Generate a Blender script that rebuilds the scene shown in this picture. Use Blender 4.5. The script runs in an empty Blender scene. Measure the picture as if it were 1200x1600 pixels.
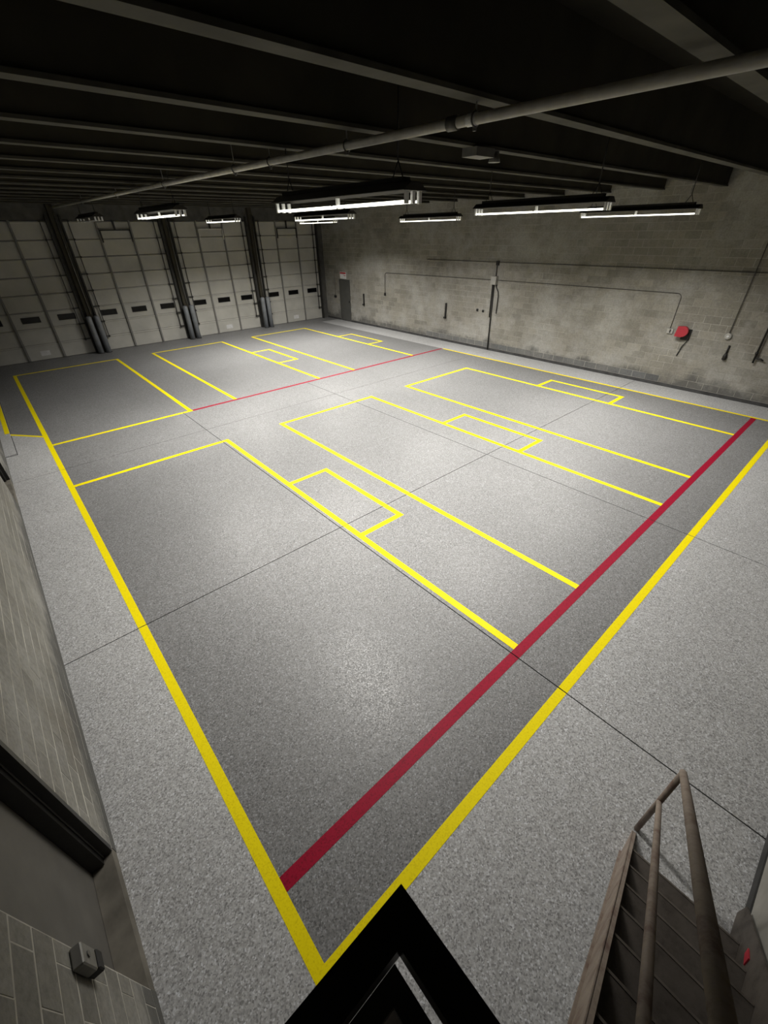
import bpy, math, random
import numpy as np
from mathutils import Vector, Matrix

random.seed(7)
scene = bpy.context.scene
COL = scene.collection

# ------------------------------------------------------------------ camera
YAW, PITCH, ROLL = math.radians(41.085), math.radians(34.262), math.radians(-0.914)
FPX, CAMZ = 645.27, 4.2
fw = Vector((math.sin(YAW)*math.cos(PITCH), math.cos(YAW)*math.cos(PITCH), -math.sin(PITCH)))
r0 = Vector((math.cos(YAW), -math.sin(YAW), 0)); u0 = r0.cross(fw)
rr = math.cos(ROLL)*r0 + math.sin(ROLL)*u0
uu = -math.sin(ROLL)*r0 + math.cos(ROLL)*u0
cam_d = bpy.data.cameras.new('camera'); cam = bpy.data.objects.new('camera', cam_d); COL.objects.link(cam)
cam.matrix_world = Matrix(((rr.x, uu.x, -fw.x, 0), (rr.y, uu.y, -fw.y, 0), (rr.z, uu.z, -fw.z, CAMZ), (0, 0, 0, 1)))
cam_d.sensor_fit = 'VERTICAL'; cam_d.sensor_height = 36.0; cam_d.lens = FPX*36.0/1600.0
cam_d.clip_start = 0.02; cam_d.clip_end = 200
scene.camera = cam

# ------------------------------------------------------------------ world, exposure
w = bpy.data.worlds.new('world'); scene.world = w; w.use_nodes = True
w.node_tree.nodes['Background'].inputs[0].default_value = (0.02, 0.022, 0.03, 1)
w.node_tree.nodes['Background'].inputs[1].default_value = 0.1
scene.view_settings.view_transform = 'Standard'
scene.view_settings.look = 'None'
scene.view_settings.gamma = 1.0
scene.view_settings.use_curve_mapping = False
scene.view_settings.exposure = 0.0
LAMP_W = 305.0          # watts of light leaving each strip light
LAMP_SPREAD = 147.0    # degrees, the reflector's cut-off
TUBE_STRENGTH = 4.0

# ------------------------------------------------------------------ materials
MATS = {}
def srgb(r, g, b):
    f = lambda c: (c/255/12.92 if c/255 <= .04045 else ((c/255+.055)/1.055)**2.4)
    return (f(r), f(g), f(b), 1)

class NT:
    def __init__(self, name):
        m = bpy.data.materials.new(name); m.use_nodes = True
        self.m = m; self.t = m.node_tree; self.n = self.t.nodes; self.l = self.t.links
        self.b = self.n['Principled BSDF']; MATS[name] = m
    def node(self, typ, **kw):
        nd = self.n.new(typ)
        for k, v in kw.items():
            if k.startswith('i_'):
                key = k[2:]; nd.inputs[int(key) if key.isdigit() else key.replace('_', ' ')].default_value = v
            else: setattr(nd, k, v)
        return nd
    def link(self, a, b): self.l.new(a, b)
    def pos(self): return self.node('ShaderNodeNewGeometry').outputs['Position']
    def noise(self, scale, detail=3, rough=.55, vec=None, dist=0):
        nd = self.node('ShaderNodeTexNoise', i_Scale=scale, i_Detail=detail, i_Roughness=rough, i_Distortion=dist)
        self.link(vec or self.pos(), nd.inputs['Vector']); return nd.outputs['Fac']
    def ramp(self, fac, stops, interp='LINEAR'):
        nd = self.node('ShaderNodeValToRGB'); cr = nd.color_ramp; cr.interpolation = interp
        while len(cr.elements) < len(stops): cr.elements.new(0.5)
        for e, (p, c) in zip(cr.elements, stops):
            e.position = p; e.color = c if len(c) == 4 else (*c, 1)
        self.link(fac, nd.inputs[0]); return nd.outputs[0]
    def mix(self, fac, a, b, mode='MIX'):
        nd = self.node('ShaderNodeMix', data_type='RGBA', blend_type=mode)
        for s, v in ((0, fac), (6, a), (7, b)):
            if hasattr(v, 'links') or hasattr(v, 'is_linked'): self.link(v, nd.inputs[s])
            else: nd.inputs[s].default_value = v
        return nd.outputs[2]
    def math(self, op, a, b=None, clamp=False):
        nd = self.node('ShaderNodeMath', operation=op, use_clamp=clamp)
        for i, v in enumerate((a, b)):
            if v is None: continue
            if hasattr(v, 'is_linked'): self.link(v, nd.inputs[i])
            else: nd.inputs[i].default_value = v
        return nd.outputs[0]
    def bump(self, h, strength=.3, dist=.01):
        nd = self.node('ShaderNodeBump', i_Strength=strength, i_Distance=dist)
        self.link(h, nd.inputs['Height']); self.link(nd.outputs[0], self.b.inputs['Normal'])
    def col(self, c):
        if hasattr(c, 'is_linked'): self.link(c, self.b.inputs['Base Color'])
        else: self.b.inputs['Base Color'].default_value = c
    def set(self, rough=.6, metal=0, spec=.5):
        self.b.inputs['Roughness'].default_value = rough; self.b.inputs['Metallic'].default_value = metal
        self.b.inputs['Specular IOR Level'].default_value = spec

def g(v, tint=(1, 1, 1)): return (v*tint[0], v*tint[1], v*tint[2], 1)

def simple(name, c, rough=.6, metal=0, spec=.5, var=.12, scale=6):
    k = NT(name); k.set(rough, metal, spec)
    f = k.noise(scale, 4)
    k.col(k.ramp(f, [(.3, tuple(x*(1-var) for x in c[:3])), (.7, tuple(min(1, x*(1+var)) for x in c[:3]))]))
    return k.m

def flake(name, base, lo, hi, rough):
    """broadcast-flake epoxy: every chip has its own grey"""
    k = NT(name); k.set(rough, 0, .35)
    p = k.pos()
    v = k.node('ShaderNodeTexVoronoi', i_Scale=95.0); k.link(p, v.inputs['Vector'])
    sep = k.node('ShaderNodeSeparateColor'); k.link(v.outputs['Color'], sep.inputs[0])
    chip = k.ramp(sep.outputs[0], [(0, g(lo)), (.30, g(base*.86)), (.62, g(base)), (.86, g(base*1.12)), (1, g(hi, (.98, 1, 1.04)))])
    v2 = k.node('ShaderNodeTexVoronoi', i_Scale=60.0); k.link(p, v2.inputs['Vector'])
    s2 = k.node('ShaderNodeSeparateColor'); k.link(v2.outputs['Color'], s2.inputs[0])
    m2 = k.ramp(s2.outputs[1], [(0, g(.86)), (.5, g(1)), (1, g(1.12, (.99, 1, 1.02)))])
    c = k.mix(1.0, chip, m2, 'MULTIPLY')
    big = k.ramp(k.noise(.55, 3), [(.3, g(.93)), (.7, g(1.05))])
    c = k.mix(1.0, c, big, 'MULTIPLY')
    k.col(c)
    k.bump(sep.outputs[2], .5, .004)
    rv = k.math('MULTIPLY_ADD', sep.outputs[1], .32); k.n[-1].inputs[2].default_value = rough-.22
    k.link(rv, k.b.inputs['Roughness'])
    return k.m
flake('floor_dark', .185, .09, .30, .56)
flake('floor_light', .40, .20, .60, .56)

def stripe(name, c, c2):
    k = NT(name); k.set(.5, 0, .12)
    p = k.pos(); v = k.node('ShaderNodeTexVoronoi', i_Scale=95.0); k.link(p, v.inputs['Vector'])
    s = k.node('ShaderNodeSeparateColor'); k.link(v.outputs['Color'], s.inputs[0])
    k.col(k.ramp(s.outputs[0], [(0, c2), (.4, c), (1, c)])); k.bump(s.outputs[2], .3, .003)
stripe('yellow_paint', (.82, .68, .002), (.72, .58, .002))
stripe('red_paint', (.27, .004, .024), (.18, .003, .016))

def block_mat(name, base, tint, moist=True):
    """unpainted concrete block: tone per block, white bloom and brown stains in patches"""
    k = NT(name); k.set(.9, 0, .25)
    oi = k.node('ShaderNodeObjectInfo').outputs['Random']
    isl = k.node('ShaderNodeNewGeometry').outputs['Random Per Island']
    rnd = k.math('FRACT', k.math('ADD', oi, isl))
    p = k.pos()
    tone = k.ramp(rnd, [(0, g(base*.80, tint)), (.25, g(base*.93, tint)), (.7, g(base*1.03, tint)), (1, g(base*1.16, tint))])
    patch = k.noise(.62, 6, .68, p)
    c = k.mix(k.ramp(patch, [(.44, g(0)), (.64, g(.75))]), tone, g(base*1.5, (1, .985, .93)))
    stain = k.noise(.8, 4, .6, p, .6)
    c = k.mix(k.ramp(stain, [(.52, g(0)), (.74, g(.6))]), c, g(base*.72, (1.05, .95, .8)))
    fine = k.noise(26, 4, .7, p)
    c = k.mix(1.0, c, k.ramp(fine, [(.25, g(.72)), (.55, g(1)), (.8, g(1.15))]), 'MULTIPLY')
    if moist:   # grime line along the foot of the wall, ragged top
        sx = k.node('ShaderNodeSeparateXYZ'); k.link(p, sx.inputs[0])
        h = k.math('ADD', sx.outputs[2], k.math('MULTIPLY', k.math('SUBTRACT', k.noise(1.1, 5, .65, p), .5), 1.3))
        c = k.mix(k.ramp(h, [(.16, g(.72)), (.40, g(0))]), c, g(.06, (1, 1, .98)))
    k.col(c); k.bump(fine, .5, .006)
block_mat('block', .235, (1.0, .95, .82))
block_mat('block_left', .20, (1.0, .975, .88))
block_mat('block_base', .12, (.98, 1, 1.0), False)
def mortar(name, v, lo):
    k = NT(name); k.set(.95, 0, .2)
    c = k.ramp(k.noise(.9, 6, .7), [(.40, g(v*lo, (1, .96, .85))), (.66, g(v*1.25, (1, .97, .88)))])
    k.col(c)
mortar('mortar', .36, .66); mortar('mortar_left', .44, .6)

simple('concrete_far', g(.085, (1, .98, .92)), .9, 0, .2, .25, 3)
simple('concrete_back', g(.26, (1, .97, .88)), .9, 0, .2, .2, 3)
simple('footing', g(.05), .9, 0, .2, .3, 5)
simple('subbase', g(.012), .9)
simple('ceiling_paint', g(.018, (1.1, 1.0, .72)), .85, 0, .15, .25, 2)
simple('beam_shaded', g(.040, (1.1, 1, .75)), .8, 0, .15, .2, 2)  # beam sides: missing light painted in as a darker tone
simple('beam_lit', g(.062, (1.0, .96, .80)), .8, 0, .2, .3, 2.5)  # same beams from below: light on the undersides painted in as a paler tone
simple('door_paint', g(.40, (1, .98, .90)), .55, 0, .35, .10, 1.6)
simple('door_stile', g(.17, (1, .98, .93)), .5, 0, .4, .12, 4)
simple('track_steel', g(.028, (1, .97, .9)), .6, .2, .4, .3, 7)
simple('steel_grey', g(.13, (1, .97, .9)), .5, .3, .5, .2, 6)
simple('glass_dark', g(.003), .12, 0, .12, .05)
simple('rubber', g(.012), .7)
simple('label_white', g(.55), .6)
simple('bollard_paint', g(.20, (.92, .98, 1.06)), .45, 0, .45, .15, 5)
simple('jamb_steel', g(.012, (1, .95, .88)), .45, .2, .4, .3, 6)
simple('leaf_paint', g(.10, (1, .95, .86)), .6, 0, .3, .18, 2.5)
simple('sill_concrete', g(.13, (1, .92, .78)), .85, 0, .2, .3, 5)
simple('door_leaf_grey', g(.075, (1, 1, .93)), .5, 0, .35, .1, 3)
simple('pipe_white', g(.62, (1, .98, .9)), .5, 0, .4, .12, 9)
simple('clamp_white', g(.62), .45)
simple('iron_dark', g(.02, (1, .95, .9)), .55, .3, .4, .3, 9)
simple('conduit_grey', g(.075, (1, .96, .88)), .55, .2, .4, .2, 9)
simple('galvanised', g(.20, (1, .98, .92)), .5, .5, .5, .2, 10)
simple('box_steel', g(.34, (1, .98, .92)), .5, .1, .5, .12, 10)
simple('red_plastic', (.36, .02, .035, 1), .4, 0, .5, .12, 8)
simple('sign_white', g(.7), .5); simple('sign_red', (.5, .03, .04, 1), .5)
simple('rail_black', g(.010, (1.1, 1, .85)), .38, .2, .5, .2, 12)
simple('hood_paint', g(.02, (1.1, 1, .85)), .6, 0, .3, .2, 8)
simple('socket_white', g(.8), .4)
simple('dead_tube', g(.5), .3)
def rusty(name, v, tint, tint2):
    k = NT(name); k.set(.6, 0, .35)
    f = k.noise(7, 6, .7)
    k.col(k.ramp(f, [(.32, g(v*.6, tint2)), (.5, g(v, tint)), (.72, g(v*1.3, tint))])); k.bump(k.noise(60, 3), .25, .003)
rusty('stair_paint', .25, (1.0, .82, .68), (1.0, .62, .50))
rusty('tread_steel', .07, (1.0, .86, .74), (.9, .72, .6))
rusty('nosing_steel', .11, (1.0, .86, .74), (.9, .72, .6))
k = NT('tube_glow'); k.b.inputs['Base Color'].default_value = (.9, .9, .85, 1)
k.b.inputs['Emission Color'].default_value = (1.0, .985, .84, 1); k.b.inputs['Emission Strength'].default_value = TUBE_STRENGTH

# ------------------------------------------------------------------ mesh helpers
WLOC = {}
def wl(o): return WLOC.get(o.name, Vector((0, 0, 0))) if o else Vector((0, 0, 0))

class MB:
    def __init__(s): s.v = []; s.f = []; s.smooth = []
    def add(s, vs, fs, smooth=False):
        o = len(s.v); s.v += [Vector(p) for p in vs]; s.f += [tuple(i+o for i in f) for f in fs]; s.smooth += [smooth]*len(fs); return s
    def box(s, x0, x1, y0, y1, z0, z1):
        return s.add([(x, y, z) for x in (x0, x1) for y in (y0, y1) for z in (z0, z1)],
                     [(0, 1, 3, 2), (4, 6, 7, 5), (0, 4, 5, 1), (2, 3, 7, 6), (0, 2, 6, 4), (1, 5, 7, 3)])
    def bbox(s, x0, x1, y0, y1, z0, z1, b):
        """box with chamfered edges"""
        X = (x0, x1); Y = (y0, y1); Z = (z0, z1); vs = []; idx = {}
        for i in (0, 1):
            for j in (0, 1):
                for k in (0, 1):
                    sx, sy, sz = (b if i == 0 else -b), (b if j == 0 else -b), (b if k == 0 else -b)
                    for a, d in (('x', (0, sy, sz)), ('y', (sx, 0, sz)), ('z', (sx, sy, 0))):
                        idx[i, j, k, a] = len(vs); vs.append((X[i]+d[0], Y[j]+d[1], Z[k]+d[2]))
        fs = []
        q = ((0, 0), (1, 0), (1, 1), (0, 1))
        for i in (0, 1):
            fs.append(tuple(idx[i, a, b_, 'x'] for a, b_ in q)); fs.append(tuple(idx[a, i, b_, 'y'] for a, b_ in q)); fs.append(tuple(idx[a, b_, i, 'z'] for a, b_ in q))
        for a in (0, 1):
            for b_ in (0, 1):
                fs.append((idx[0, a, b_, 'y'], idx[1, a, b_, 'y'], idx[1, a, b_, 'z'], idx[0, a, b_, 'z']))
                fs.append((idx[a, 0, b_, 'x'], idx[a, 1, b_, 'x'], idx[a, 1, b_, 'z'], idx[a, 0, b_, 'z']))
                fs.append((idx[a, b_, 0, 'x'], idx[a, b_, 1, 'x'], idx[a, b_, 1, 'y'], idx[a, b_, 0, 'y']))
        for i in (0, 1):
            for j in (0, 1):
                for k in (0, 1): fs.append((idx[i, j, k, 'x'], idx[i, j, k, 'y'], idx[i, j, k, 'z']))
        return s.add(vs, fs)
    def tube(s, pts, r, n=10, cap=True, closed=False):
        pts = [Vector(p) for p in pts]; m = len(pts); rings = []
        ref = None
        for i, p in enumerate(pts):
            a = pts[max(0, i-1)]; b = pts[min(m-1, i+1)]; d = (b-a).normalized()
            if ref is None:
                ref = Vector((0, 0, 1)) if abs(d.z) < .9 else Vector((1, 0, 0))
            u = (ref - d*ref.dot(d)).normalized(); v = d.cross(u); ref = u
            k = 1.0
            if 0 < i < m-1:
                c = (pts[i]-a).normalized().dot((b-pts[i]).normalized()); k = 1/max(.5, math.sqrt((1+c)/2))
            rad = r[i] if isinstance(r, (list, tuple)) else r
            rings.append([p+(u*math.cos(t)+v*math.sin(t))*rad for t in (2*math.pi*j/n for j in range(n))])
        vs = [q for rg in rings for q in rg]; fs = []
        for i in range(m-1):
            for j in range(n): fs.append((i*n+j, i*n+(j+1) % n, (i+1)*n+(j+1) % n, (i+1)*n+j))
        s.add(vs, fs, True)
        if cap:
            o = len(s.v)-len(vs); s.f += [tuple(o+j for j in range(n))[::-1], tuple(o+(m-1)*n+j for j in range(n))]; s.smooth += [False]*2
        return s
    def prism(s, prof, axis, a, b):
        """extrude a closed 2D profile between a and b; axis 'x': prof=(y,z), 'y': prof=(x,z), 'z': prof=(x,y)"""
        n = len(prof); P = []
        for t in (a, b):
            for p, q in prof: P.append({'x': (t, p, q), 'y': (p, t, q), 'z': (p, q, t)}[axis])
        return s.add(P, [tuple(range(n)), tuple(range(2*n-1, n-1, -1))]+[(i, (i+1) % n, n+(i+1) % n, n+i) for i in range(n)])
    def mesh(s, name, mat, origin):
        me = bpy.data.meshes.new(name)
        me.from_pydata([tuple(p-origin) for p in s.v], [], s.f)
        me.polygons.foreach_set('use_smooth', s.smooth)
        me.materials.append(MATS[mat])
        import bmesh
        bm = bmesh.new(); bm.from_mesh(me); bmesh.ops.recalc_face_normals(bm, faces=bm.faces); bm.to_mesh(me); bm.free()
        return me
    def build(s, name, mat, parent=None, origin=None):
        if origin is None:
            lo = [min(p[i] for p in s.v) for i in range(3)]; hi = [max(p[i] for p in s.v) for i in range(3)]
            origin = Vector(((lo[0]+hi[0])/2, (lo[1]+hi[1])/2, lo[2]))
        return link(name, s.mesh(name, mat, Vector(origin)), Vector(origin), parent)

def link(name, data, world, parent=None):
    o = bpy.data.objects.new(name, data); COL.objects.link(o)
    if parent: o.parent = parent
    o.location = world - wl(parent); WLOC[o.name] = Vector(world); return o
def tag(o, label=None, cat=None, group=None, kind=None):
    if label: o['label'] = label
    if cat: o['category'] = cat
    if group: o['group'] = group
    if kind: o['kind'] = kind
    return o
def thing(name, loc, label, cat, group=None, kind=None):
    return tag(link(name, None, Vector(loc), None), label, cat, group, kind)
def struct(o, label=None): return tag(o, label, None, None, 'structure')
def B(*a): return MB().box(*a)
def copy_tree(o, parent=None, world=None):
    c = o.copy(); COL.objects.link(c); c.parent = parent
    if world is not None: c.location = world; WLOC[c.name] = Vector(world)
    for ch in list(o.children): copy_tree(ch, c)
    return c

# ------------------------------------------------------------------ layout numbers
XL, XR, YB, YD = -0.87, 15.29, -1.10, 22.30     # left, right, back and door walls
ZTOP = 5.62
def zc(y): return 5.0 + .0085*(y-3.0)           # underside of the ceiling beams, rising to the doors
JX = [(3.181, YB, 12.26), (7.29, YB, 11.2)]      # floor joints running away
JY = [(4.80, .014), (10.60, .011)]               # floor joints running across

# ------------------------------------------------------------------ floor: slabs with open joints, painted stripes
floor = struct(B(XL-.3, XR+.3, YB-.3, YD+.4, -.16, -.012).build('floor', 'subbase', None, (0, 0, -.16)), 'grey flake-coated garage floor marked with yellow and red lines')
def cuts(lo, hi, js):
    out = [(lo, hi)]
    for c, wd in js:
        nx = []
        for a, b in out:
            if a < c < b:
                if c-wd/2 > a: nx.append((a, c-wd/2))
                if b > c+wd/2: nx.append((c+wd/2, b))
            else: nx.append((a, b))
        out = nx
    return out
def rect(name, mat, x0, x1, y0, y1, z0, z1, par=floor, label=None):
    for a, b in cuts(y0, y1, JY):
        for c, d in cuts(x0, x1, [(x, .014) for x, ya, yb in JX if (ya+yb)/2 and b > ya and a < yb and not (a > yb-.05)]):
            o = B(c, d, a, b, z0, z1).build(name, mat, par)
            if label: o['label'] = label
XS, YN, YWF = 14.14, .714, 21.3
def slabs(mat, x0, x1, y0, y1, lab): rect('slab', mat, x0, x1, y0, y1, -.012, 0, floor, lab)
# dark field (the far aisle and the doors' apron included)
for y0, y1 in ((YN, 12.26), (12.26, YD+.2)):
    slabs('floor_dark', 0, XS, y0, y1, 'darker grey parking field')
slabs('floor_light', 0, XR, YB, YN, 'pale grey border strip')
slabs('floor_light', XS, XR, YN, YWF, 'pale grey border strip')
slabs('floor_dark', XS, XR, YWF, YD+.2, 'darker grey parking field')
slabs('floor_light', XL-.25, 0, YB, 12.18, 'pale grey border strip')
# border strip ends on a slanted edge between (-.66,13.75) and (0,12.96)
MB().prism([(XL-.25, 12.18), (0, 12.18), (0, 12.96), (-.655, 13.74), (XL-.25, 13.74)], 'z', -.012, 0).build('slab', 'floor_light', floor)
MB().prism([(-.655, 13.74), (0, 12.96), (0, YD+.2), (XL-.25, YD+.2), (XL-.25, 13.74)], 'z', -.012, 0).build('slab', 'floor_dark', floor)
# low kerb along the left wall
kerb = struct(B(XL-.02, -.655, 12.20, YD, 0, .03).build('trim_1', 'floor_light', None), 'low pale kerb along the left wall with a yellow edge')
B(-.654, -.640, 12.19, YD, .0004, .0012).build('sealant', 'subbase', kerb)
B(XL, -.654, 12.186, 12.199, .0004, .0012).build('sealant', 'subbase', kerb)
B(-.755, -.655, 13.80, YD, .0305, .0325).build('yellow_stripe', 'yellow_paint', kerb)

LW = .10
YEL = []
def vline(x, y0, y1, wd=LW, mat='yellow_paint', nm='yellow_stripe'): rect(nm, mat, x-wd/2, x+wd/2, y0, y1, .0004, .002)
def hline(y, x0, x1, wd=LW, mat='yellow_paint', nm='yellow_stripe'): rect(nm, mat, x0, x1, y-wd/2, y+wd/2, .0004, .0021)
vline(0, YN-.05, 20.40)
hline(YN, .05, 14.9)
hline(1.324, .05, XS-.06, .115, 'red_paint', 'red_stripe')
hline(12.26, 3.45, XS-.03, .10, 'red_paint', 'red_stripe')
hline(12.26, .05, 3.45)
NEAR = dict(a=3.295, b=4.812, c=7.93, d=9.426, e=12.487)
FAR = dict(p=3.393, q=4.787, r=7.86, s=9.386, t=12.40)
for x in NEAR.values(): vline(x, 1.378, 9.65)
for x in FAR.values(): vline(x, 12.312, 20.40)
for x0, x1 in ((.05, NEAR['a']-.05), (NEAR['b']+.05, NEAR['c']-.05), (NEAR['d']+.05, NEAR['e']-.05)): hline(9.6, x0, x1)
for x0, x1 in ((.05, FAR['p']-.05), (FAR['q']+.05, FAR['r']-.05), (FAR['s']+.05, FAR['t']-.05)): hline(20.36, x0, x1)
for x0, x1 in ((NEAR['a'], 4.205), (NEAR['c'], 8.82), (NEAR['e'], 13.34)):
    hline(6.69, x0+.05, x1-.05); hline(4.39, x0+.05, x1-.05); vline(x1, 4.34, 6.74)
for x0, x1 in ((FAR['r'], 8.707), (FAR['t'], 13.233)):
    hline(17.42, x0+.05, x1-.05); hline(15.14, x0+.05, x1-.05); vline(x1, 15.09, 17.47)
vline(XS, YN+.05, 12.2, .09)
MB().prism([(-.655, 13.70), (-.05, 12.98), (-.05, 13.09), (-.655, 13.81)], 'z', .0004, .002).build('yellow_stripe', 'yellow_paint', floor)

# ------------------------------------------------------------------ ceiling and beams
ceil = struct(B(XL-.3, XR+.3, YB-.3, YD+.4, ZTOP, ZTOP+.15).build('ceiling', 'ceiling_paint', None), 'dark brown ceiling with beams running across')
y = -.20; 
while y < YD-.1:
    z = zc(y)
    b = B(XL, XR, y-.05, y+.05, z+.03, ZTOP).build('beam', 'beam_shaded', ceil)
    fl = B(XL, XR, y-.075, y+.075, z, z+.03).build('lit_underside', 'beam_lit', b)  # paler strip carrying the painted-in light along the beam bottom
    y += 1.468

# ------------------------------------------------------------------ block walls
def segs(lo, hi, holes):
    out = [(lo, hi)]
    for a, b in holes:
        nx = []
        for c, d in out:
            if b <= c or a >= d: nx.append((c, d)); continue
            if c < a: nx.append((c, a))
            if b < d: nx.append((b, d))
        out = nx
    return out
def block_wall(name, side, y0, y1, holes, mat, mort, label, zlim, score, base_course=None, foot=('footing', .012), rec=.003, JZ=.010, J=.012):
    """wall in the plane x = side; blocks proud of the mortar by 3 mm; holes = (y0,y1,z0,z1)"""
    s = 1 if side > 0 else -1
    D = .25
    back = MB()
    zs = sorted({0.0, ZTOP}|{h[2] for h in holes}|{h[3] for h in holes})
    for za, zb in zip(zs, zs[1:]):
        for a, b in segs(y0, y1, [(h[0], h[1]) for h in holes if h[2] < zb and h[3] > za]):
            xa, xb = sorted((side+s*rec, side+s*D)); back.box(xa, xb, a, b, za, zb)
    wall = struct(back.build(name, mort, None, (side+s*.1, y0, 0)), label)
    blocks = []
    L = .406
    zlist = [(.105, .29)]; z = .30
    while z < ZTOP-.02: zlist.append((z, min(z+.2-JZ, ZTOP))); z += .2
    for kz, (za, zb) in enumerate(zlist):
        for a, b in segs(y0, y1, [(h[0]-.006, h[1]+.006) for h in holes if h[2] < zb-.01 and h[3] > za+.01]):
            off = (L/2 if kz % 2 else 0) + .085
            i = math.floor((a-off)/L)
            while off+i*L < b:
                p, q = max(a, off+i*L+J/2), min(b, off+(i+1)*L-J/2)
                if q-p > .04: blocks.append((p, q, za, zb, kz))
                i += 1
    blocks.sort(key=lambda t: score((t[0]+t[1])/2, (t[2]+t[3])/2))
    solo = [t for t in blocks if t[2] < zlim][:300]
    solo_set = set(solo); rest = [t for t in blocks if t not in solo_set]
    cache = {}
    rng = random.Random(3)
    def bm_for(wd, ht, m):
        key = (round(wd, 3), round(ht, 3), m)
        if key not in cache:
            xa, xb = sorted((0, s*.06)); cache[key] = MB().bbox(xa, xb, -wd/2, wd/2, 0, ht, .0015).mesh('block', m, Vector((0, 0, 0)))
        return cache[key]
    def mat_of(t): return base_course(t) if base_course and base_course(t) else mat
    for t in solo:
        link('block', bm_for(t[1]-t[0], t[3]-t[2], mat_of(t)), Vector((side+s*rng.uniform(-.001, .001), (t[0]+t[1])/2, t[2])), wall)
    groups = {}
    for t in rest:
        m = groups.setdefault(mat_of(t), MB()); d = rng.uniform(-.001, .001)
        xa, xb = sorted((side+s*d, side+s*.06)); m.box(xa, xb, t[0], t[1], t[2], t[3])
    for m, mb in groups.items():
        tag(mb.build('blocks', m, wall), 'concrete blocks farther along the wall', None, None, 'stuff')
    fo = MB()
    for a, b in segs(y0, y1, [(h[0], h[1]) for h in holes if h[2] < .05]):
        xa, xb = sorted((side-s*foot[1], side+s*.06)); fo.box(xa, xb, a, b, 0, .095)
    fo.build('footing', foot[0], wall)
    return wall

PD = (20.02, 20.98, 0.0, 2.06)     # personnel door in the right wall
def sc_r(y, z):  # how large a block shows from the landing
    d = math.sqrt(XR**2+y*y+(z-CAMZ)**2); return d if y > 1.2 else d+50
wall_r = block_wall('wall_right', XR, YB, YD, [PD], 'block', 'mortar', 'long unpainted concrete block wall', 3.3, sc_r,
                    lambda t: 'block_base' if (t[4] == 0 and 3.9 < t[0] < 14.3) else None)
def sc_l(y, z):
    d = math.sqrt(XL**2+y*y+(z-CAMZ)**2); vis = y > .75 and (4.2-z)/max(y, .1) > .17
    return d + (0 if vis else 50)
HD = [(1.41, 2.42, 0.0, 2.30), (9.40, 10.56, 0.0, 2.30)]
wall_l = block_wall('wall_left', XL, YB, YD, HD, 'block_left', 'mortar_left', 'grey concrete block wall beside the landing', 2.6, sc_l, None, ('block_left', .002), .0012, .015, .006)

wall_b = struct(B(XL-.3, XR+.3, YB-.2, YB, 0, ZTOP).build('wall_back', 'concrete_back', None), 'plain concrete wall behind the stair')
B(XL, XR, YB, YB+.012, 0, .10).build('footing', 'footing', wall_b)
struct(B(XR-.30, XR-.013, YB+.02, 1.22, 0, ZTOP-.01).build('trim_2', 'concrete_back', None), 'plain concrete pilaster at the near end of the block wall')

# ------------------------------------------------------------------ door wall
DC = [1.31, 5.28, 9.21, 13.17]; DW = 3.56; ZD = 4.68
wf = MB().box(XL-.3, XR+.3, YD, YD+.3, ZD, ZTOP)
ed = [XL-.3] + [v for c in DC for v in (c-DW/2, c+DW/2)] + [XR+.3]
for a, b in zip(ed[::2], ed[1::2]): wf.box(a, b, YD-.02, YD+.3, 0, ZD)
wall_f = struct(wf.build('wall_far', 'concrete_far', None, (7, YD+.15, 0)), 'dark piers and header around the four overhead doors')
for x in (3.295, 7.245, 11.19):      # steel column standing proud of each pier
    MB().box(x-.10, x+.10, YD-.17, YD-.155, 0, ZTOP-.3).box(x-.10, x+.10, YD-.035, YD-.02, 0, ZTOP-.3).box(x-.008, x+.008, YD-.155, YD-.035, 0, ZTOP-.3).build('column', 'beam_shaded', wall_f)
    MB().tube([(x+.05, YD-.20, 1.5), (x+.05, YD-.20, 4.9)], .018, 8).build('conduit', 'galvanised', wall_f)

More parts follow.
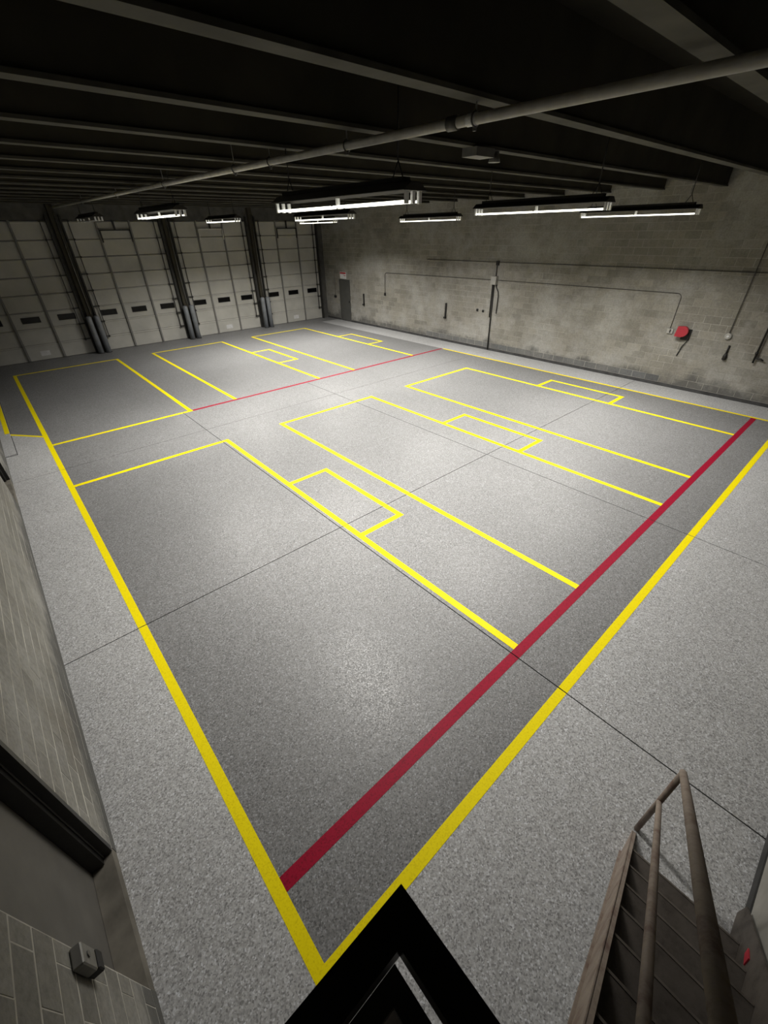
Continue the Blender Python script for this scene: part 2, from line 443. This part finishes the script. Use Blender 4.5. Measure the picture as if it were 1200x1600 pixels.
desc = ['leftmost ribbed overhead door, partly hidden by the left wall', 'second overhead door from the left wall',
        'third overhead door from the left wall, pale bracing frame at its top', 'overhead door nearest the block wall']
SEC = .5825
sec_me = MB()
def section_mesh():
    m = MB(); h = SEC-.008
    prof = [(0, 0), (-.030, .0), (-.036, .012), (-.036, h-.060), (-.054, h-.048), (-.054, h-.036), (-.024, h), (0, h)]
    m.prism([(p, q) for p, q in prof], 'x', -DW/2, DW/2); return m.mesh('section', 'door_paint', Vector((0, 0, 0)))
SECM = section_mesh()
br_me = MB().box(-.13, .13, -.02, .02, -.014, .014).box(-.15, -.10, -.03, .03, -.03, .03).box(.10, .15, -.03, .03, -.03, .03).mesh('roller_bracket', 'track_steel', Vector((0, 0, 0)))
for n, c in enumerate(DC):
    d = struct(thing('door_%d' % (n+1), (c, YD+.12, 0), desc[n], None))
    yf = YD+.10
    for s in range(8):
        o = link('section', SECM, Vector((c, yf, .012+s*SEC)), d)
        if s == 2:
            for wx in (-1.21, 0, 1.21):
                zz = .012+s*SEC+.30
                fr = MB().box(c+wx-.305, c+wx+.305, yf-.052, yf-.036, zz-.108, zz-.088).box(c+wx-.305, c+wx+.305, yf-.052, yf-.036, zz+.088, zz+.108).box(c+wx-.305, c+wx-.285, yf-.052, yf-.036, zz-.088, zz+.088).box(c+wx+.285, c+wx+.305, yf-.052, yf-.036, zz-.088, zz+.088)
                wn = fr.build('window_frame', 'rubber', o)
                B(c+wx-.285, c+wx+.285, yf-.044, yf-.0365, zz-.088, zz+.088).build('pane', 'glass_dark', o)
    for sx in (-.605, .605):
        MB().box(c+sx-.035, c+sx+.035, yf-.075, yf-.047, .02, .02+8*SEC).box(c+sx-.035, c+sx-.027, yf-.105, yf-.075, .02, .02+8*SEC).build('stile', 'door_stile', d)
    if n != 1:
        B(c-.16, c+.16, yf-.040, yf-.037, .16, .34).build('label_plate', 'label_white', d)
    for sx in (-1, 1):
        xe = c+sx*(DW/2-.02)
        MB().box(xe-.03, xe+.03, yf-.20, yf-.05, .0, ZD+.15).build('track', 'track_steel', d)
        xi = xe-sx*.22
        gr = MB().box(xi-.013, xi+.013, yf-.14, yf-.10, .52, ZD).build('guide_rail', 'track_steel', d)
        for s in range(1, 9):
            link('roller_bracket', br_me, Vector((xe-sx*.11, yf-.13, .012+s*SEC-.01)), gr)
    mt = 'pipe_white' if n == 2 else 'track_steel'
    if n:
        MB().box(c-.56, c+.56, yf-.13, yf-.085, 4.34, 4.38).box(c-.57, c-.535, yf-.13, yf-.085, 3.95, 4.38).box(c+.535, c+.57, yf-.13, yf-.085, 3.95, 4.38).build('bracing_frame', mt, d)
        B(c-.03, c+.03, yf-.14, yf-.08, 4.38, ZD).build('operator_arm', 'track_steel', d)

pier_names = ['between the first and second overhead doors', 'between the second and third overhead doors', 'between the third and fourth overhead doors']
for n, x in enumerate((3.33, 7.27, 11.22)):
    for s, wd in ((-1, 'left'), (1, 'right')):
        t = thing('bollard', (x+s*.145, YD-.33, 0), '%s of the two grey guard posts %s' % (wd, pier_names[n]), 'bollard', 'guard posts between overhead doors')
        bx, by = x+s*.145, YD-.33
        MB().tube([(bx, by, 0), (bx, by, 1.40), (bx, by, 1.43), (bx, by, 1.45)], [.105, .105, .09, .05], 14).build('post', 'bollard_paint', t)
        MB().tube([(bx, by, 0), (bx, by, .02)], .13, 14).build('base_collar', 'footing', t)

# ------------------------------------------------------------------ personnel door, right wall
d5 = struct(thing('door_5', (XR+.05, (PD[0]+PD[1])/2, 0), 'plain dark grey door in the block wall near the corner', None))
B(XR+.02, XR+.06, PD[0]+.05, PD[1]-.05, .01, PD[3]-.05).build('leaf', 'door_leaf_grey', d5)
MB().box(XR-.012, XR+.08, PD[0], PD[0]+.05, 0, PD[3]).box(XR-.012, XR+.08, PD[1]-.05, PD[1], 0, PD[3]).box(XR-.012, XR+.08, PD[0]+.05, PD[1]-.05, PD[3]-.05, PD[3]).build('frame', 'door_leaf_grey', d5)
MB().tube([(XR+.02, 20.14, 1.0), (XR-.04, 20.14, 1.0)], .025, 10).build('handle', 'iron_dark', d5)
sg = thing('wall_sign', (XR-.01, 20.57, 2.08), 'small white notice with a red heading above the grey door', 'sign')
B(XR-.02, XR-.005, 20.30, 20.84, 2.08, 2.40).build('plate', 'sign_white', sg)
B(XR-.024, XR-.0205, 20.32, 20.82, 2.31, 2.385).build('red_heading', 'sign_red', sg)
B(XR-.024, XR-.0205, 20.32, 20.50, 2.22, 2.25).build('red_mark', 'sign_red', sg)

# ------------------------------------------------------------------ recessed steel doors, left wall
for n, (a, b, z0, z1) in enumerate(HD):
    d = struct(thing('door_%d' % (6+n), (XL-.15, (a+b)/2, 0), ['recessed grey steel door with a black jamb beside the landing', 'recessed door with a black jamb far along the left wall'][n], None))
    B(XL-.19, XL-.152, a, b, 0.0, z1).build('leaf', 'leaf_paint', d)
    MB().box(XL-.150, XL+.004, b-.045, b, .137, z1).box(XL-.150, XL-.062, b-.10, b-.045, .137, z1).build('jamb', 'jamb_steel', d)
    B(XL-.058, XL-.052, b-.052, b-.046, .14, z1).build('weather_strip', 'steel_grey', d)
    B(XL-.150, XL-.001, a+.001, b-.001, 0, .128).build('sill', 'sill_concrete', d)
    B(XL-.150, XL+.0, a, b, z1-.06, z1).build('head', 'jamb_steel', d)

# ------------------------------------------------------------------ overhead strip lights
def make_lamp():
    z = 0.0   # z=0: tube centre line; length 2.44 along y, origin at the middle
    r = thing('strip_light', (0, 0, 0), 'x', 'light')
    hood = MB()
    prof = [(-.15, .085), (-.06, .15), (.06, .15), (.15, .085), (.145, .080), (.055, .14), (-.055, .14), (-.145, .080)]
    hood.prism(prof, 'y', -1.22, 1.22)
    for e in (-1.22, 1.214): hood.prism([(-.148, .082), (-.06, .148), (.06, .148), (.148, .082)], 'y', e, e+.006)
    hood.build('reflector', 'hood_paint', r, (0, 0, .08))
    B(-.05, .05, -1.1, 1.1, .151, .19).build('ballast_box', 'hood_paint', r)
    for x in (-.085, 0, .085):
        for yy in ((-1.205, -.015, 1.175) if x == 0 else (-1.205, 1.175)):
            MB().box(x-.018, x+.018, yy, yy+.03, -.018, .079).build('socket', 'socket_white', r)
        for ya, yb in ((-1.17, -.02), (.02, 1.17)):
            MB().tube([(x, ya, 0), (x, yb, 0)], .010, 8).build('tube', 'tube_glow', r)
    return r
proto = make_lamp()
TOPZ = {}
spots = [  # x, y near end, z of tube, label, lit
 (3.45, 3.44, 4.425, 'lit strip light nearest the stair, hanging left in the front row', True),
 (7.55, 3.46, 4.425, 'lit strip light in the middle of the front row', True),
 (11.46, 3.43, 4.400, 'lit strip light of the front row nearest the block wall', True),
 (3.45, 9.53, 4.490, 'lit strip light left in the middle row, seen against the second overhead door', True),
 (7.47, 9.56, 4.460, 'lit strip light in the centre of the hall, above a lower farther one', True),
 (11.43, 9.56, 4.435, 'lit strip light of the middle row nearest the block wall', True),
 (3.45, 15.9, 4.55, 'unlit strip light left in the rear row near the overhead doors', False),
 (7.45, 15.6, 4.525, 'lit strip light of the rear row seen against the third overhead door', True),
 (11.40, 15.6, 4.490, 'lit strip light of the rear row nearest the block wall', True)]
lamps = [proto]+[copy_tree(proto, None) for _ in spots[1:]]
for i, (x, yn, z, lab, lit) in enumerate(spots):
    yc = yn+1.22
    o = lamps[i]
    o.location = (x, yc, z); WLOC[o.name] = Vector((x, yc, z))
    tag(o, lab, 'light', 'strip lights hung from the ceiling')
    if not lit:
        for ch in list(o.children):
            if ch.name.startswith('tube'):
                me = ch.data.copy(); me.materials[0] = MATS['dead_tube']; ch.data = me
    # two V hangers of its own up to the beams
    for e in (-1, 1):
        yy = yc+e*.98; zt = zc(yy)+.04 - z
        m = MB()
        m.tube([(x, yy, z+.32), (x, yy, z+zt+.5)], .008, 6)
        m.tube([(x, yy-.07, z+.188), (x, yy, z+.33)], .006, 6); m.tube([(x, yy+.07, z+.188), (x, yy, z+.31)], .006, 6)
        m.build('hanger', 'iron_dark', o)
    if lit:
        ld = bpy.data.lights.new('strip_light_lamp', 'AREA'); ld.shape = 'RECTANGLE'; ld.size = .28; ld.size_y = 2.36
        ld.energy = LAMP_W; ld.color = (1.0, .965, .90); ld.spread = math.radians(LAMP_SPREAD)
        lo = bpy.data.objects.new('lamp_light', ld); COL.objects.link(lo); lo.parent = o; lo.location = (0, 0, -.022)

# ------------------------------------------------------------------ long white pipe under the beams
def zp(y): return 4.885 + .0085*(y-1.0)
xp = 3.40
pipe = thing('ceiling_pipe', (xp, 10, zp(10)), 'long white pipe running under the dark ceiling beams', 'pipe')
MB().tube([(xp, YB+.02, zp(YB)), (xp, YD-.06, zp(YD))], .036, 14).build('pipe', 'pipe_white', pipe)
MB().tube([(xp, 2.93, zp(2.9)), (xp, 3.03, zp(3.0))], .047, 14).build('coupling', 'steel_grey', pipe)
MB().tube([(xp, 2.74, zp(2.7)), (xp, 2.83, zp(2.8))], .040, 14).build('collar', 'clamp_white', pipe)
for yy in (2.76, 4.38, 5.95, 6.95, 9.9, 13.2, 17.0):
    z = zp(yy); m = MB()
    m.tube([(xp+.046*math.cos(t), yy, z+.046*math.sin(t)) for t in (2*math.pi*j/14 for j in range(15))], .007, 6)
    m.tube([(xp, yy, z+.046), (xp, yy, ZTOP)], .006, 6).box(xp-.012, xp+.012, yy-.012, yy+.012, z-.07, z-.045)
    m.build('hanger_ring', 'steel_grey', pipe)
jb = thing('ceiling_box', (5.3, 4.20, 4.9), 'small grey box and lamp head fixed under a ceiling beam', 'fixture')
bz = zc(4.2)
B(5.1, 5.45, 4.08, 4.30, bz-.085, bz).build('housing', 'steel_grey', jb)
MB().tube([(5.62, 4.2, bz), (5.62, 4.2, bz-.06), (5.62, 4.2, bz-.11)], [.02, .06, .075], 12).build('lamp_head', 'steel_grey', jb)
B(5.45, 5.68, 4.18, 4.22, bz-.03, bz).build('arm', 'steel_grey', jb)

# ------------------------------------------------------------------ conduits and fittings on the right wall
xc = XR-.022
cu = thing('conduit_run', (xc, 10.7, 3.15), 'thin high conduit running level along the block wall', 'conduit')
MB().tube([(xc, 1.26, 3.19), (xc, 14.4, 3.15)], .009, 8).build('conduit', 'conduit_grey', cu)
B(XR-.06, XR-.003, 10.68, 10.80, 3.06, 3.20).build('junction_box', 'iron_dark', cu)
MB().tube([(xc-.005, 10.76, 3.06), (xc-.005, 10.75, 2.705)], .016, 8).build('drop', 'iron_dark', cu)
cv = thing('conduit_drop', (xc, 10.72, 0), 'thick dark vertical conduit dropping to the floor at the wall middle', 'conduit')
MB().tube([(xc-.012, 10.80, 2.415), (xc-.012, 10.74, .02)], .026, 8).build('conduit', 'iron_dark', cv)
MB().tube([(xc-.012, 10.86, 2.415), (xc-.012, 10.84, 1.25)], .018, 8).build('conduit', 'iron_dark', cv)
pb = thing('junction_panel', (XR-.06, 10.76, 2.42), 'pale steel junction box where the wall conduits meet', 'junction box')
B(XR-.13, XR-.003, 10.66, 10.90, 2.42, 2.70).build('body', 'box_steel', pb)
B(XR-.138, XR-.131, 10.67, 10.89, 2.43, 2.69).build('cover', 'box_steel', pb)
cw = thing('conduit_whip', (xc, 10.5, 1.42), 'short curved conduit hanging from the pale junction box', 'conduit')
MB().tube([(xc-.02, 10.68, 2.415), (xc-.02, 10.66, 2.32), (xc-.02, 10.56, 2.18), (xc-.02, 10.53, 2.05), (xc-.02, 10.53, 1.42)], .018, 8).build('conduit', 'iron_dark', cw)
cl = thing('conduit_run', (xc, 10.7, 2.55), 'level conduit turning down to a small black box left on the block wall', 'conduit')
def arc(cy, cz, r, a0, a1, n=6): return [(xc, cy+r*math.cos(a0+(a1-a0)*i/n), cz+r*math.sin(a0+(a1-a0)*i/n)) for i in range(n+1)]
MB().tube([(xc, 10.905, 2.57)]+[(xc, 17.05, 2.52)]+arc(17.05, 2.40, .12, math.pi/2, 0)+[(xc, 17.17, 1.66)], .010, 8).build('conduit', 'conduit_grey', cl)
cr = thing('conduit_run', (xc, 8, 2.55), 'level conduit turning down to the pale outlet beside the red reel', 'conduit')
MB().tube([(xc, 10.655, 2.57)]+[(xc, 4.42, 2.59)]+arc(4.42, 2.47, .12, math.pi/2, math.pi)+[(xc, 4.30, 1.665)], .009, 8).build('conduit', 'conduit_grey', cr)
B(XR-.05, XR-.003, 17.12, 17.22, 1.54, 1.66).build('outlet_box', 'iron_dark', cl)
sw = thing('outlet', (XR-.03, 4.28, 1.53), 'small pale steel outlet box left of the red reel', 'outlet')
B(XR-.05, XR-.003, 4.20, 4.36, 1.53, 1.66).build('body', 'box_steel', sw)
B(XR-.056, XR-.0505, 4.255, 4.29, 1.55, 1.64).build('slot', 'rubber', sw)
cd = thing('conduit_drop', (xc, 2.82, 1.7), 'thin straight conduit dropping to the round steel box at right', 'conduit')
MB().tube([(xc-.022, 2.82, 4.9), (xc-.022, 2.82, 1.735)], .011, 8).build('conduit', 'conduit_grey', cd)
rb = thing('round_box', (XR-.03, 2.82, 1.57), 'round shiny steel box below the straight conduit', 'junction box')
MB().tube([(XR-.003, 2.82, 1.645), (XR-.05, 2.82, 1.645), (XR-.062, 2.82, 1.645)], [.085, .085, .06], 16).build('body', 'box_steel', rb)
MB().tube([(XR-.063, 2.82, 1.645), (XR-.075, 2.82, 1.645)], .03, 10).build('knob', 'clamp_white', rb)
# red reel with a dangling cord
re = thing('cord_reel', (XR-.08, 3.93, 1.46), 'red cord reel on the block wall with its black cord dangling', 'reel')
prof = [(4.09, 1.50), (4.06, 1.77), (3.90, 1.785)]+[(3.90+.0-.13*math.sin(t)*1.0, 1.645+.14*math.cos(t)) for t in (math.pi*j/8 for j in range(1, 8))]+[(3.93, 1.49)]
MB().prism(prof, 'x', XR-.20, XR-.10).build('housing', 'red_plastic', re)
MB().tube([(XR-.10, 3.90, 1.64), (XR-.02, 3.90, 1.64)], .11, 14).build('drum', 'rubber', re)
MB().box(XR-.03, XR-.003, 3.72, 3.95, 1.40, 1.70).build('bracket', 'iron_dark', re)
MB().tube([(XR-.06, 3.80, 1.60), (XR-.06, 3.74, 1.48), (XR-.05, 3.76, 1.36), (XR-.04, 3.83, 1.22), (XR-.03, 3.86, 1.05), (XR-.03, 3.885, .95)], .013, 8).build('cord', 'rubber', re)
# dark wall hooks
for i, (yy, za, zb, lab) in enumerate(((18.85, .95, 1.49, 'dark vertical steel bracket on the block wall near the grey door'),
                                      (13.17, .95, 1.56, 'dark vertical steel bracket on the block wall left of the floor-length conduit'))):
    t = thing('wall_bracket', (XR-.03, yy, za), lab, 'bracket')
    B(XR-.05, XR-.003, yy-.035, yy+.035, za, zb).build('bar', 'iron_dark', t)
    B(XR-.10, XR-.003, yy-.05, yy+.05, za, za+.07).build('foot', 'iron_dark', t)
t = thing('wall_brush', (XR-.03, 2.70, 1.03), 'dark club-shaped brush hanging below the round steel box', 'brush')
MB().tube([(XR-.03, 2.70, 1.42), (XR-.03, 2.70, 1.22)], .022, 8).build('handle', 'iron_dark', t)
MB().tube([(XR-.035, 2.70, 1.22), (XR-.035, 2.70, 1.14), (XR-.035, 2.70, 1.05), (XR-.035, 2.70, 1.03)], [.025, .05, .055, .03], 10).build('head', 'iron_dark', t)
sp = thing('standpipe', (XR-.04, 2.03, 1.08), 'black standpipe with a side tap at the right end of the block wall', 'pipe')
MB().tube([(XR-.075, 2.05, 4.6), (XR-.075, 2.03, 1.08)], .024, 10).build('pipe', 'iron_dark', sp)
MB().tube([(XR-.075, 2.03, 1.21), (XR-.075, 1.90, 1.20), (XR-.075, 1.83, 1.17)], .02, 8).build('tap', 'iron_dark', sp)
MB().tube([(XR-.075, 2.035, 1.30), (XR-.075, 2.035, 1.36)], .036, 10).build('coupling', 'iron_dark', sp)
for yy, zz, lab in ((11.48, 1.42, 'left one of two small dark pegs left of the floor-length conduit'), (11.19, 1.41, 'right one of two small dark pegs left of the floor-length conduit')):
    t = thing('wall_peg', (XR-.02, yy, zz), lab, 'peg', 'pegs on the block wall')
    MB().tube([(XR-.003, yy, zz+.03), (XR-.05, yy, zz+.03)], .032, 8).build('peg', 'iron_dark', t)
    B(XR-.01, XR-.002, yy-.05, yy+.05, zz-.02, zz+.08).build('plate', 'footing', t)
t = thing('switch_box', (XR-.03, 21.36, 1.12), 'small black switch box between the grey door and the corner', 'switch')
B(XR-.06, XR-.003, 21.29, 21.45, 1.12, 1.23).build('body', 'rubber', t)
MB().tube([(XR-.02, 21.36, 1.23), (XR-.02, 21.36, 2.4)], .01, 6).build('conduit', 'steel_grey', t)

# box on the left wall
t = thing('electrical_box', (XL+.04, 1.34, 1.14), 'small grey electrical box on the left wall beside the recessed door', 'junction box')
MB().bbox(XL+.003, XL+.052, 1.285, 1.385, 1.17, 1.34, .006).build('body', 'galvanised', t)
MB().tube([(XL+.0525, 1.335, 1.27), (XL+.058, 1.335, 1.27)], .016, 10).build('knockout', 'steel_grey', t)
MB().bbox(XL+.003, XL+.060, 1.29, 1.38, 1.10, 1.169, .006).build('dark_lower_half', 'rubber', t)  # black block forming the lower part of the box

# ------------------------------------------------------------------ landing, guard rail and stair
LX, LY, LZ = .150, .145, 2.25
lan = thing('landing', ((XL+LX)/2, (YB+LY)/2, LZ-.1), 'steel landing under the camera with a black square guard rail', 'landing')
B(XL+.01, LX, YB+.02, LY, LZ-.03, LZ).build('deck', 'tread_steel', lan)
MB().box(XL+.01, LX, LY-.05, LY, LZ-.20, LZ-.03).box(LX-.05, LX, YB+.02, LY-.05, LZ-.20, LZ-.03).build('edge_beam', 'stair_paint', lan)
RW = .05
for zz, nm, hh, RY in ((3.35, 'top_rail', .055, LY), (2.68, 'mid_rail', .05, LY+.014)):
    MB().prism([(XL+.01, RY-RW), (XL+.01, RY), (LX, RY), (LX, -.36), (LX-RW, -.36), (LX-RW, RY-RW)], 'z', zz-hh, zz).build(nm, 'rail_black', lan)
for px_, py_ in ((LX-.45, LY), (XL+.06, LY), (LX, -.31)):
    MB().box(px_-.045, px_-.005, py_-.045, py_-.005, LZ, 3.296).build('post', 'rail_black', lan)
for px_, py_ in ((LX, LY), (XL+.1, LY), (LX-.03, YB+.08), (XL+.1, YB+.08)):
    B(px_-.09, px_-.01, py_-.09, py_-.01, 0, LZ-.031).build('leg', 'stair_paint', lan)

SY0, SY1, SL, SX = -1.06, -.335, .965, 2.43          # stair: inner and outer stringer, slope, foot
def sz(x): return (SX-x)*SL                          # stringer top line
st = thing('stair', (1.3, -.68, 0), 'narrow rusty brown steel stair going down to the floor', 'stair')
TH = math.cos(math.atan(SL))
def stringer(yw, out):
    m = MB(); dz = .16/TH
    def prf(lo, hi, ya, yb, x_top):
        # sloping plate between two vertical offsets, cut off at the floor
        zt = x_top
        pts = [(zt, sz(zt)+hi), (zt, sz(zt)+lo)]
        xf_lo = SX+lo/SL; xf_hi = SX+hi/SL
        pts += [(xf_lo, 0), (xf_hi, 0)] if hi < 0.001 else [(SX+lo/SL, 0), (SX+.05, 0), (SX+.05, max(.02, sz(SX+.05)+hi))]
        a = min(ya, yb); b = max(ya, yb)
        m.prism(pts, 'y', a, b)
    prf(-dz, .0, yw-.005, yw+.005, LX+.01)
    if out > 0:
        prf(-.012/TH, 0, yw, yw-.026, LX+.01)
        prf(-dz, -dz+.012/TH, yw, yw+.018, LX+.01)
    else: prf(-dz, .20, yw-.008, yw+.004, LX+.01)
    return m
stringer(SY1, 1).build('stringer', 'stair_paint', st)
stringer(SY0, -1).build('stringer', 'tread_steel', st)
NR = 10; rise = LZ/NR
for i in range(1, NR):
    z = i*rise; xn = SX-z/SL-.02          # nosing
    xb = max(xn-.255, LX+.006)
    tr = MB().box(xb, xn, SY0+.006, SY1-.006, z-.006, z).box(xn-.006, xn, SY0+.006, SY1-.006, z-.045, z-.006).box(xb, xb+.006, SY0+.006, SY1-.006, z, z+.03).build('tread', 'tread_steel', st)
    B(xn-.010, xn+.002, SY0+.008, SY1-.008, z+.0005, z+.004).build('nosing', 'nosing_steel', tr)
PXs, PYs = 2.465, -.35
hr = []
MB().tube([(PXs, PYs, 0), (PXs, PYs, 1.0)], .021, 12).build('newel_post', 'stair_paint', st)
sl2 = 1.0
xt = LX+.02
for z0, nm, rad in ((1.0, 'top_handrail', .025), (.53, 'mid_handrail', .019)):
    MB().tube([(PXs, PYs, z0), (PXs-.03, PYs, z0+.03), (xt, PYs, z0+(PXs-xt)*sl2)], rad, 12).build(nm, 'stair_paint', st)
t = thing('red_tag', (2.02, SY0+.02, .40), 'small red tag stuck on the wall-side plate of the stair', 'tag')
MB().prism([(1.99, .40), (2.07, .37), (2.10, .40), (2.02, .45)], 'y', SY0+.005, SY0+.012).build('tag', 'red_plastic', t)
t = thing('paper_scrap', (2.00, -1.0, .225), 'tiny white paper scrap on the lowest stair tread', 'scrap')
MB().add([(1.98, -.99, .227), (2.03, -1.0, .235), (2.02, -1.035, .227), (1.99, -1.03, .24), (2.0, -1.01, .226)], [(0, 1, 3), (1, 2, 3), (0, 4, 1), (1, 4, 2), (2, 4, 3), (3, 4, 0)]).build('paper', 'label_white', t)
